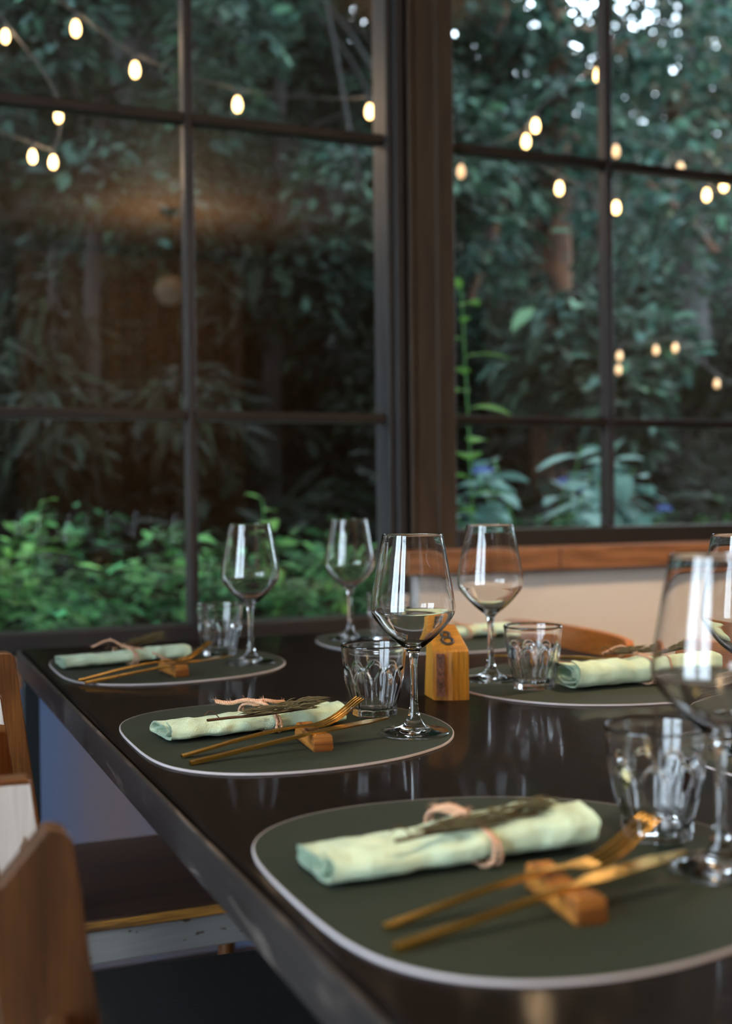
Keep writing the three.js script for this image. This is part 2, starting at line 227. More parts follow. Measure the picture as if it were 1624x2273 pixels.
// ───────────────────────── the table ─────────────────────────
const T = 0.75, TX0 = 0.25, TX1 = 1.13, TZ0 = -2.255, TZ1 = -0.36;
{
  const t = thing('dining_table', 'long dark brown wooden dining table with a worn edge, set with placemats', 'table', [0, 0, 0]);
  const s = new THREE.Shape(), w = TX1 - TX0, d = TZ1 - TZ0, r = 0.006;
  s.moveTo(r, 0); s.lineTo(w - r, 0); s.quadraticCurveTo(w, 0, w, r); s.lineTo(w, d - r); s.quadraticCurveTo(w, d, w - r, d); s.lineTo(r, d); s.quadraticCurveTo(0, d, 0, d - r); s.lineTo(0, r); s.quadraticCurveTo(0, 0, r, 0);
  const inset = 0.011;
  const top = new THREE.ExtrudeGeometry(s, { depth: 0.026, bevelEnabled: true, bevelThickness: 0.006, bevelSize: 0.005, bevelOffset: -0.005, bevelSegments: 3, curveSegments: 6 }).rotateX(Math.PI / 2).translate(TX0, T - 0.006, TZ0);
  part(t, 'tabletop', boxUV(top, 2), M.table);
  // strip of moulding that edges the top, a hair lower, with a groove between
  const strip = (x0, x1, z0, z1, al) => boxUV(rspan(x0, x1, T - 0.041, T - 0.0025, z0, z1, 0.004), al);
  part(t, 'edge_strip', strip(TX0 - 0.008, TX0 - 0.0012, TZ0 - 0.006, TZ1 + 0.006, 2), M.tableEdge);
  part(t, 'edge_strip', strip(TX1 + 0.0012, TX1 + 0.008, TZ0 - 0.006, TZ1 + 0.006, 2), M.tableEdge);
  part(t, 'edge_strip', strip(TX0 - 0.001, TX1 + 0.001, TZ0 - 0.008, TZ0 - 0.0012, 0), M.tableEdge);
  part(t, 'edge_strip', strip(TX0 - 0.001, TX1 + 0.001, TZ1 + 0.0012, TZ1 + 0.008, 0), M.tableEdge);
  for (const [x, z] of [[TX0 + 0.012, TZ0 + 0.03], [TX1 - 0.03, TZ0 + 0.03], [TX0 + 0.03, TZ1 - 0.03], [TX1 - 0.03, TZ1 - 0.03]]) part(t, 'leg', rspan(x - 0.014, x + 0.014, 0, T - 0.038, z - 0.014, z + 0.014, 0.003), M.leg);
  part(t, 'apron', boxUV(merge([span(TX0 + 0.14, TX0 + 0.16, T - 0.11, T - 0.038, TZ0 + 0.06, TZ1 - 0.06), span(TX1 - 0.16, TX1 - 0.14, T - 0.11, T - 0.038, TZ0 + 0.06, TZ1 - 0.06)]), 2), M.leg);
}
// ───────────────────────── place settings ─────────────────────────
const matHalf = [[0, 0], [0, 0.03], [0.001, 0.06], [0.004, 0.092], [0.012, 0.125], [0.025, 0.15], [0.045, 0.172], [0.075, 0.19], [0.11, 0.2], [0.145, 0.203], [0.19, 0.199], [0.24, 0.186], [0.28, 0.166], [0.31, 0.144], [0.335, 0.113], [0.354, 0.075], [0.363, 0.038], [0.366, 0]];
const matCurve = new THREE.CatmullRomCurve3([...matHalf.slice(1).map(([x, z]) => V(x, 0, z)), ...matHalf.slice(1, -1).reverse().map(([x, z]) => V(x, 0, -z))], true);
const matPts = matCurve.getPoints(160).slice(0, -1);
const MT = 0.0026, MH = T + MT;                             // thickness of a mat and the height of its top
const matShape = (k) => { const s = new THREE.Shape(); matPts.forEach((p, i) => { const q = [0.18 + (p.x - 0.18) * k, -p.z * k]; i ? s.lineTo(...q) : s.moveTo(...q); }); return s; };
const matTop = boxUV(new THREE.ShapeGeometry(matShape(0.9925)).rotateX(-Math.PI / 2).translate(0, MT, 0));
const edgeRing = grid(matPts.length, 4, (u, v) => { const p = matPts[Math.round(u * matPts.length) % matPts.length], pr = [[0, 0.9935], [0.0004, 1], [MT * 0.62, 1], [MT, 0.9965], [MT, 0.9925]][Math.round(v * 4)]; return V(0.18 + (p.x - 0.18) * pr[1], pr[0], p.z * pr[1]); });
const edgeGeo = toCreasedNormals(edgeRing, 0.7);
function makeMat(pos, turn, label, group) {
  const t = thing('placemat', label, 'placemat', pos, turn, group);
  part(t, 'top_face', matTop, M.mat); part(t, 'cut_edge', edgeGeo, M.matEdge, 'pale cut edge');
  return t;
}
// wine glass
const glassOuter = [[0, 0.0006], [0.030, 0.0002], [0.0385, 0], [0.0399, 0.0008], [0.0400, 0.0018], [0.0388, 0.0029], [0.031, 0.0042], [0.021, 0.0062], [0.013, 0.0098], [0.0088, 0.0155], [0.006, 0.024], [0.0045, 0.035], [0.0041, 0.05], [0.0041, 0.066], [0.0045, 0.08], [0.0058, 0.089], [0.0085, 0.0945], [0.0135, 0.0988], [0.0205, 0.1045], [0.0295, 0.1130], [0.0380, 0.1225], [0.0445, 0.1312], [0.0470, 0.1362], [0.0477, 0.1415], [0.0472, 0.149], [0.0458, 0.160], [0.0437, 0.172], [0.0412, 0.186], [0.0384, 0.202], [0.0358, 0.215], [0.0341, 0.2242], [0.0338, 0.2248]];
const glassInner = [[0.0334, 0.2248], [0.0330, 0.2242], [0.0347, 0.215], [0.0373, 0.202], [0.0401, 0.186], [0.0426, 0.172], [0.0447, 0.160], [0.0461, 0.149], [0.0465, 0.1415], [0.0459, 0.1368], [0.0434, 0.1322], [0.0370, 0.1240], [0.0285, 0.1148], [0.0195, 0.1070], [0.0115, 0.1018], [0.005, 0.0998], [0, 0.0994]];
function dense(pts, n) { const c = new THREE.CatmullRomCurve3(pts.map(([x, y]) => V(x, y, 0)), false, 'centripetal'); return c.getPoints(n).map((p) => [Math.max(0, p.x), p.y]); }
const bowlAt = (arr, y) => arr;
const wineGeo = lathe([...dense(glassOuter, 130), ...dense(glassInner, 70)], 96);
function makeWine(pos, label) { const t = thing('wine_glass', label, 'wine glass', pos, 0); part(t, 'bowl_and_stem', wineGeo, M.glass); return t; }
// faceted tumbler
function tumblerGeo() {
  const H = 0.0865, R = [[0, 0.0275], [0.002, 0.0284], [0.012, 0.0292], [0.022, 0.0316], [0.034, 0.0348], [0.046, 0.0369], [0.056, 0.0378], [0.066, 0.0386], [0.076, 0.0397], [0.083, 0.0405], [0.0855, 0.0406], [H, 0.0400]];
  const c = new THREE.CatmullRomCurve3(R.map(([y, r]) => V(r, y, 0)), false, 'centripetal'), prof = c.getPoints(46);
  const NT = 144, F = 9;
  const outer = grid(NT, prof.length - 1, (u, v) => {
    const p = prof[Math.round(v * (prof.length - 1))], a = u * Math.PI * 2, q = ((u * F) % 1) - 0.5, y = p.y;      // q = 0 in the middle of a flute
    const arch = 0.0605 - 0.020 * Math.pow(Math.abs(q) * 2, 2.6), depth = 0.0030 * (1 - smooth(arch - 0.0035, arch, y)) * Math.sqrt(Math.max(0, 1 - Math.pow(Math.abs(q) * 2, 2))) * (0.55 + 0.45 * smooth(0, 0.014, y));
    const r = p.x - depth; return V(Math.cos(a) * r, y, -Math.sin(a) * r);
  });
  const inner = lathe([...dense([[0.0400, H], [0.0385, H - 0.0008], [0.0376, 0.078], [0.0364, 0.066], [0.0352, 0.054], [0.0334, 0.042], [0.0304, 0.030], [0.0270, 0.020], [0.0250, 0.0115], [0.0235, 0.0088], [0.018, 0.0075], [0, 0.0070]], 50)], NT);
  const base = lathe([[0, 0.0016], [0.020, 0.0012], [0.0245, 0.0002], [0.0275, 0]], NT);
  return merge([outer, inner, base]);
}
const tumGeo = mergeVertices(tumblerGeo(), 1e-5);
function makeTumbler(pos, turn, label) { const t = thing('tumbler', label, 'tumbler', pos, turn); part(t, 'faceted_glass', tumGeo, M.glass); return t; }
// rolled napkin: a sheet wound in a flattened spiral, along +x
function napkinGeo(seed, L, W, h0, h1, turns) {
  const NT = 120, NS = 46, th = 0.0021;
  const at = (t, s, off) => {
    const f = 0.42 * Math.PI - Math.PI * 2 * turns * t, k = 1 - 0.62 * t, e = 0.72;
    const hh = lerp(h0, h1, smooth(0.25, 1, s)) * (1 + 0.07 * n2(s * 4, seed)), ww = W * (1 + 0.10 * smooth(0.5, 1, s) + 0.05 * n2(s * 5 + 9, seed));
    const ca = Math.cos(f), sa = Math.sin(f), a = ww / 2 * (1 - 0.62 * t) - off, b = hh / 2 * k - off;
    let z = Math.sign(ca) * Math.pow(Math.abs(ca), e) * a, y = Math.sign(sa) * Math.pow(Math.abs(sa), e) * b;
    const wr = 0.0012 * n3(s * 8, f * 0.7, seed) + 0.0004 * n3(s * 30, f * 2, seed + 3);
    y += wr + hh / 2; z += wr * 0.8;
    y = Math.max(y, 0.0004 + off * 0.6 + (1 - t) * 0);
    const x = s * L + (0.0022 * n2(f * 0.6, seed + 7) + 0.0005 * n2(f * 3, seed + 8)) * (s < 0.5 ? 1 - s * 2 : s * 2 - 1) + (s > 0.5 ? 0.008 * t * 0 : 0);
    return V(x, y, z);
  };
  const outer = grid(NT, NS, (u, v) => at(u, v, 0)), inner = grid(NT, NS, (u, v) => at(1 - u, v, th));
  const rim = [grid(NT, 1, (u, v) => at(1 - u, 0, v ? 0 : th)), grid(NT, 1, (u, v) => at(u, 1, v ? 0 : th)), grid(1, NS, (u, v) => at(0, v, u ? 0 : th)), grid(1, NS, (u, v) => at(1, v, u ? th : 0))];
  for (const g of [outer, inner, ...rim]) { const uv = g.attributes.uv; for (let i = 0; i < uv.count; i++) uv.setXY(i, uv.getX(i) * turns * 0.15, uv.getY(i) * L); }
  return merge([outer, inner, ...rim]);
}
function rope(pts, r, seg, closed = false) {
  const c = new THREE.CatmullRomCurve3(pts, closed), fr = c.computeFrenetFrames(seg, closed), P = c.getSpacedPoints(seg), L = c.getLength(), out = [];
  for (let k = 0; k < 3; k++) out.push(new THREE.TubeGeometry(new THREE.CatmullRomCurve3(P.map((p, i) => { const a = (i / seg) * L / 0.0075 * Math.PI * 2 + k * 2.094; return p.clone().addScaledVector(fr.normals[i], Math.cos(a) * r * 0.55).addScaledVector(fr.binormals[i], Math.sin(a) * r * 0.55); }), closed), seg * 2, r * 0.62, 5, closed));
  return out;
}
function fuzz(rand, pts, n, len) { const out = []; for (let i = 0; i < n; i++) { const p = pts[Math.floor(rand() * pts.length)].clone(), d = V(rand() - 0.5, rand() * 0.9, rand() - 0.5).normalize().multiplyScalar(len * (0.4 + rand())); out.push(tube([p, p.clone().addScaledVector(d, 0.5).add(V((rand() - 0.5) * 0.002, 0.0006, 0)), p.clone().add(d)], 0.00012, 3, 3)); } return out; }
// twine tied round a napkin at s, knot on top; everything in the napkin's own axes
function twineGeo(seed, x, W, h, kind) {
  const rand = rng(seed), ring = (dx, dw) => { const p = []; for (let i = 0; i < 28; i++) { const f = i / 28 * Math.PI * 2, e = 0.7, c = Math.cos(f), s = Math.sin(f); p.push(V(x + dx + dw * s + 0.003 * c, Math.max(0.0012, h / 2 + Math.sign(s) * Math.pow(Math.abs(s), e) * (h / 2 + 0.0015)), Math.sign(c) * Math.pow(Math.abs(c), e) * (W / 2 + 0.0015))); } return p; };
  const y = h + (kind === 0 ? 0.0085 : 0.0035), zk = kind === 0 ? 0.012 : 0, g = [], loose = [];
  g.push(...rope(ring(0, 0.002), 0.0018, 60, true), ...rope(ring(0.0052, -0.003), 0.0018, 60, true));
  if (kind === 0) {          // bow-like knot with a long end to the far left
    const e1 = [V(x, y, zk), V(x - 0.016, y + 0.002, zk - 0.010), V(x - 0.032, y - 0.001, zk - 0.018), V(x - 0.046, y + 0.001, zk - 0.026)], e2 = [V(x - 0.012, y - 0.002, zk - 0.014), V(x + 0.002, y + 0.002, zk + 0.002), V(x + 0.016, y - 0.001, zk + 0.004), V(x + 0.030, y - 0.003, zk - 0.004)];
    g.push(...rope([V(x - 0.006, y, zk - 0.004), V(x, y - 0.001, zk + 0.008), V(x + 0.004, h * 0.85, zk + 0.028), V(x + 0.005, h * 0.4, 0.0465)], 0.0022, 20));
    g.push(...rope(e1, 0.0024, 26), ...rope(e2, 0.0022, 22)); loose.push(...e1, ...e2);
  } else if (kind === 1) {
    const e1 = [V(x - 0.012, y + 0.002, -0.016), V(x - 0.004, y + 0.005, -0.006), V(x + 0.004, y + 0.002, 0.008)];
    g.push(...rope(e1, 0.0024, 18)); loose.push(...e1);
  } else {
    const e1 = [V(x, y, 0), V(x - 0.022, y + 0.011, -0.004), V(x - 0.05, y + 0.001, -0.01)], e2 = [V(x, y, 0), V(x + 0.02, y - 0.004, 0.018), V(x + 0.042, 0.014, 0.044), V(x + 0.054, 0.006, 0.05)];
    g.push(...rope(e1, 0.0016, 22), ...rope(e2, 0.0019, 26)); loose.push(...e1, ...e2);
  }
  g.push(new THREE.TorusKnotGeometry(0.0028, 0.0013, 48, 6, 2, 3).rotateX(1.2).translate(x, y, zk));
  g.push(...fuzz(rand, loose, 60, 0.005));
  return merge(g);
}
const napGeos = [napkinGeo(3, 0.212, 0.088, 0.0215, 0.0255, 1.62), napkinGeo(17, 0.212, 0.088, 0.023, 0.035, 1.62), napkinGeo(29, 0.207, 0.082, 0.0205, 0.0245, 1.62), napkinGeo(43, 0.240, 0.078, 0.037, 0.036, 2.6)];
function makeNapkin(kind, pos, turn, label, twineX, twineKind, W, h) {
  const t = thing('napkin', label, 'napkin', pos, turn);
  part(t, 'rolled_cloth', napGeos[kind], M.cloth); part(t, 'twine', twineGeo(kind + 5, twineX, W, h, twineKind), M.twine, 'rough natural twine');
  return t;
}
function sprigGeo(seed, len, bare, spread) {
  const rand = rng(seed), needles = [], stems = [];
  const path = new THREE.CatmullRomCurve3([V(0, 0.004, 0.012), V(len * 0.22, 0.003, 0.004), V(len * 0.5, 0.002, 0), V(len * 0.8, 0.003, -0.003), V(len, 0.004, -0.005)]);
  stems.push(new THREE.TubeGeometry(path, 24, 0.0016, 6), tube([path.getPoint(0.15), path.getPoint(0.15).add(V(-0.012, 0.010, 0.002)), path.getPoint(0.15).add(V(-0.02, 0.006, 0.004))], 0.0006, 6, 5));
  for (let k = 0; k < 3; k++) stems.push(tube([path.getPoint(0.3 + k * 0.12), path.getPoint(0.55 + k * 0.1).add(V(0, 0.002, (k - 1) * 0.004)), path.getPoint(Math.min(0.98, 0.86 + k * 0.06)).add(V(0, 0.001 + k * 0.001, (k - 1) * 0.007))], 0.0008, 10, 5));
  for (let i = 0; i < 210; i++) {
    const u = bare + (1 - bare) * Math.pow(rand(), 0.8), p = path.getPoint(u), l = 0.012 + rand() * 0.018, z = (rand() - 0.5) * spread * (0.4 + u), y = 0.0005 + rand() * 0.0085 * (0.4 + u), a = (rand() - 0.5) * 0.7;
    const s = p.clone().add(V(0, y, z * 0.7)), e = s.clone().add(V(Math.cos(a) * l, (rand() - 0.35) * 0.006, Math.sin(a) * l * 0.55));
    const w = 0.0005 + rand() * 0.0004, side = V(-(e.z - s.z), 0, e.x - s.x).normalize().multiplyScalar(w), m = s.clone().lerp(e, 0.5).add(V(0, 0.0006, 0)), pos = [], idx = [];
    for (const q of [s, m.clone().add(side), m.clone().sub(side), e, m.clone().add(V(0, -0.0008, 0)), m.clone().add(V(0, 0.0008, 0))]) pos.push(q.x, q.y, q.z);
    idx.push(0, 1, 5, 5, 1, 3, 0, 5, 2, 5, 3, 2, 0, 4, 1, 4, 3, 1, 0, 2, 4, 4, 2, 3);
    const g = new THREE.BufferGeometry(); g.setAttribute('position', new THREE.Float32BufferAttribute(pos, 3)); g.setIndex(idx); needles.push(g);
  }
  return [merge(stems), merge(needles)];
}
function makeSprig(seed, len, pos, turn, label, bare = 0.2, spread = 0.02) {
  const t = thing('herb_sprig', label, 'herb sprig', pos, turn), [s, n] = sprigGeo(seed, len, bare, spread);
  part(t, 'stem', s, M.stem); part(t, 'needles', n, M.needle).userData.kind = 'stuff'; return t;
}
// fork and knife, handle end at the origin, pointing along +x
const forkPath = (x) => { const k = [[0, 0.0022], [0.03, 0.0075], [0.06, 0.0130], [0.09, 0.0175], [0.115, 0.0200], [0.132, 0.0208], [0.145, 0.0200], [0.156, 0.0200], [0.168, 0.0232], [0.182, 0.0300], [0.194, 0.0385], [0.205, 0.0465]]; for (let i = 1; i < k.length; i++) if (x <= k[i][0] + 1e-6) { return lerp(k[i - 1][1], k[i][1], (x - k[i - 1][0]) / (k[i][0] - k[i - 1][0])); } return 0.0465; };
const sm = (x) => (forkPath(Math.max(0, x - 0.006)) + 2 * forkPath(x) + forkPath(Math.min(0.205, x + 0.006))) / 4;
const forkHandle = (() => { const st = []; for (let i = 0; i <= 46; i++) { const x = 0.158 * i / 46, w = x < 0.1 ? lerp(0.0036, 0.0030, x / 0.1) : x < 0.135 ? lerp(0.0030, 0.0036, (x - 0.1) / 0.035) : lerp(0.0036, 0.0106, smooth(0.133, 0.152, x)), t = lerp(0.0016, 0.0010, smooth(0.10, 0.15, x)); st.push([x, sm(x), w, t]); } return sweep(st); })();
const forkTines = [-1.5, -0.5, 0.5, 1.5].map((k) => { const st = []; for (let i = 0; i <= 18; i++) { const x = 0.155 + 0.05 * i / 18; st.push([x, sm(x), lerp(0.0017, 0.0010, i / 18), lerp(0.0010, 0.0007, i / 18)]); } return sweep(st, (i) => k * lerp(0.0061, 0.0060, i / 18)); });
function makeFork(pos, turn, label) { const t = thing('fork', label, 'fork', pos, turn); part(t, 'handle', forkHandle, M.gold); forkTines.forEach((g) => part(t, 'tine', g, M.gold)); return t; }
const knifeHandle = (() => { const st = []; for (let i = 0; i <= 20; i++) { const x = 0.128 * i / 20; st.push([x, 0.0022 + 0.1215 * x, lerp(0.0034, 0.0028, i / 20), lerp(0.0022, 0.0018, i / 20)]); } return sweep(st); })();
const knifeBlade = (() => { const st = []; for (let i = 0; i <= 24; i++) { const s = i / 24, x = 0.126 + 0.103 * s; st.push([x, 0.0022 + 0.1215 * 0.126 + 0.075 * (x - 0.126), 0.0028 + 0.0052 * smooth(0, 0.28, s) * (1 - 0.92 * smooth(0.72, 1, s)), 0.0010]); } return sweep(st, (i) => -0.002 * smooth(0, 0.3, i / 24)); })();
function makeKnife(pos, turn, label) { const t = thing('table_knife', label, 'knife', pos, turn); part(t, 'handle', knifeHandle, M.gold); part(t, 'blade', knifeBlade, M.gold); return t; }
const restGeo = (() => { const s = new THREE.Shape(); s.moveTo(-0.010, 0.0005); s.lineTo(0.010, 0.0005); s.lineTo(0.0118, 0.003); s.lineTo(0.0105, 0.0155); s.lineTo(0.0085, 0.0172); s.lineTo(-0.0085, 0.0172); s.lineTo(-0.0105, 0.0155); s.lineTo(-0.0118, 0.003); s.closePath(); const g = new THREE.ExtrudeGeometry(s, { depth: 0.076, bevelEnabled: true, bevelThickness: 0.0012, bevelSize: 0.0012, bevelSegments: 2, steps: 24 }).scale(0.88, 1, 1).translate(0, 0, -0.038); const p = g.attributes.position; for (let i = 0; i < p.count; i++) { const z = p.getZ(i); if (p.getY(i) > 0.01) p.setY(i, p.getY(i) - 0.0035 * Math.exp(-z * z / 0.0006)); } return boxUV(toCreasedNormals(g, 0.5), 2); })();
function makeRest(pos, turn, label) { const t = thing('cutlery_rest', label, 'cutlery rest', pos, turn); part(t, 'block', restGeo, M.rest); return t; }

// the settings: left side from the camera to the window, then the right side
const G0 = 'placemats';
makeMat([0.258, T, -0.771], 0, 'olive green placemat nearest the camera, blurred, under the nearest napkin');
makeMat([0.262, T, -1.320], 0, 'sharp dark green placemat in the middle of the table\'s left side');
makeMat([0.265, T, -1.934], 0, 'dark green placemat at the far left corner of the table by the window');
makeMat([1.122, T, -0.95], Math.PI, 'placemat at the right edge of the picture under the cut-off wine glass');
makeMat([1.118, T, -1.500], Math.PI + 0.08, 'dark green placemat opposite, behind the wooden number block, with a rolled napkin');
makeMat([1.120, T, -2.045], Math.PI, 'farthest placemat on the right side, seen between glass and number block');
makeWine([0.565, MH, -1.241], 'empty wine glass in sharp focus in front of the wooden number block');
makeWine([0.567, MH, -1.878], 'empty wine glass at the far left setting, before the green weeds');
makeWine([0.558, MH, -0.701], 'blurred wine glass nearest the camera, cut by the right edge of the picture');
makeWine([0.829, MH, -1.551], 'empty wine glass just right of the wooden number block, before the pale wall');
makeWine([0.829, MH, -2.105], 'farthest wine glass, blurred, left of the sharp one and before the dark frame');
makeWine([0.842, MH, -1.015], 'dark-looking wine glass at the right picture edge behind the nearest wine glass');
makeTumbler([0.571, MH, -1.372], 0.1, 'faceted water tumbler in sharp focus beside the fork tines');
makeTumbler([0.551, MH, -2.008], 0.3, 'faceted water tumbler at the far left setting, left of its wine glass');
makeTumbler([0.569, MH, -0.792], 0.2, 'large blurred faceted tumbler nearest the camera');
makeTumbler([0.849, MH, -1.465], 0.15, 'faceted tumbler between the number block and the napkin on the right');
makeTumbler([0.886, MH, -2.06], 0.4, 'farthest tumbler, hardly visible behind the sharp wine glass');
// napkins with twine and herbs
makeNapkin(0, [0.296, MH, -1.331], 0.12, 'mint green rolled napkin in sharp focus, tied with pink-brown twine', 0.118, 0, 0.092, 0.0240);
makeNapkin(1, [0.286, MH, -0.804], 0.04, 'mint green rolled napkin nearest the camera, blurred, thick at its right end', 0.118, 1, 0.092, 0.0265);
makeNapkin(2, [0.277, MH, -1.962], 0.14, 'mint green rolled napkin at the far left corner of the table', 0.105, 2, 0.086, 0.0230);
makeNapkin(3, [0.885, MH, -1.440], 0.03, 'rolled napkin on the right side showing its spiral end, with two twine loops', 0.118, 3, 0.082, 0.0375);
makeNapkin(2, [0.915, MH, -2.04], 0.02, 'farthest rolled napkin, a pale green strip behind the number block', 0.105, 3, 0.086, 0.0230);
makeSprig(5, 0.128, [0.334, MH + 0.0235, -1.286], 0.07, 'dried herb sprig on the sharp mint napkin, its bare stem to the left', 0.3, 0.024);
makeSprig(9, 0.125, [0.332, MH + 0.0265, -0.775], 0.05, 'blurred dark herb sprig on the napkin nearest the camera', 0.12, 0.016);
makeSprig(13, 0.12, [0.340, MH + 0.0240, -1.962], 0.50, 'dark herb sprig on the far left napkin', 0.45, 0.018);
makeSprig(19, 0.12, [0.950, MH + 0.0395, -1.452], -0.1, 'dark herb sprig under the twine of the right-hand napkin', 0.1, 0.02);
// cutlery on its rests
makeRest([0.441, MH, -1.231], -0.08, 'small wooden cutlery rest in sharp focus under the gold fork and knife');
makeRest([0.416, MH, -0.680], -0.10, 'wooden cutlery rest nearest the camera, blurred');
makeRest([0.425, MH, -1.815], 0.10, 'wooden cutlery rest at the far left setting');
makeFork([0.294, MH, -1.223], 0.07, 'matte gold fork in sharp focus, tines raised before the tumbler');
makeKnife([0.294, MH, -1.188], 0.11, 'matte gold knife in sharp focus, lying in front of the fork');
makeFork([0.291, MH, -0.685], 0.06, 'blurred gold fork nearest the camera');
makeKnife([0.282, MH, -0.651], 0.10, 'blurred gold knife nearest the camera, in front of its fork');
makeFork([0.280, MH, -1.797], 0.10, 'gold fork at the far left setting, tines before the far tumbler');
makeKnife([0.285, MH, -1.768], 0.10, 'gold knife at the far left setting, its end past the mat edge');
makeRest([0.955, MH, -1.575], 0.1, 'wooden cutlery rest half hidden behind the right-hand napkin');
makeFork([1.095, MH, -1.595], Math.PI + 0.05, 'gold fork half hidden behind the right-hand napkin');
makeKnife([1.098, MH, -1.625], Math.PI + 0.03, 'gold knife behind the fork and napkin on the right side');

// ───────────────────────── wooden table number ─────────────────────────
{
  const t = thing('table_number', 'olive wood block with slanted top and a black number 8', 'table number', [0.7095, T, -1.456], -0.16);
  // side profile in (depth, height): low front, ridge at the back
  const w = 0.047, prof = [[0.026, 0], [0.026, 0.064], [0.024, 0.0665], [-0.014, 0.094], [-0.018, 0.0955], [-0.026, 0.090], [-0.026, 0]];
  const s = new THREE.Shape(); prof.forEach(([d, y], i) => (i ? s.lineTo(d, y) : s.moveTo(d, y))); s.closePath();
  const g = new THREE.ExtrudeGeometry(s, { depth: w - 0.003, bevelEnabled: true, bevelThickness: 0.0015, bevelSize: 0.0015, bevelOffset: -0.0015, bevelSegments: 2, steps: 2 }).rotateY(-Math.PI / 2).translate(w / 2, 0, 0);
  // cut the front left corner to a broad chamfer and taper the slanted top
  const p = g.attributes.position;
  for (let i = 0; i < p.count; i++) { let x = p.getX(i), y = p.getY(i), z = p.getZ(i); if (y > 0.07) x *= 1 - 0.30 * (y - 0.07) / 0.033; if (x < -0.018 && z > 0.018) { z -= 0.0105; } p.setXYZ(i, x, y, z); }
  part(t, 'block', boxUV(toCreasedNormals(g, 0.35), 1), M.olive);
  // strip of dark bark left on the corner
  const bark = grid(6, 20, (u, v) => { const y = 0.006 + 0.056 * v, n = n2(v * 6, 3.3) * 0.0010, a = lerp(-0.0185, -0.0085, u) + (u < 0.5 ? -1 : 1) * 0.0006 * n2(v * 9, u * 4); return V(a, y, 0.0264 - 0.0098 * (1 - (u)) * 0.55 + 0.0005 + n * Math.sin(u * Math.PI)); });
  part(t, 'bark_strip', bark, M.bark, 'strip of reddish bark');
  // the figure: two stacked rings lying on the slanted face
  const num = merge([new THREE.TorusGeometry(0.0066, 0.0021, 10, 32).scale(1.12, 1, 0.6).translate(0, -0.0062, 0), new THREE.TorusGeometry(0.0050, 0.0020, 10, 32).scale(1.12, 1, 0.6).translate(0, 0.0058, 0)]).rotateX(-Math.atan2(0.038, 0.0275)).translate(0, 0.0812, 0.0054);
  part(t, 'numeral', num, M.black, 'black number 8');
}

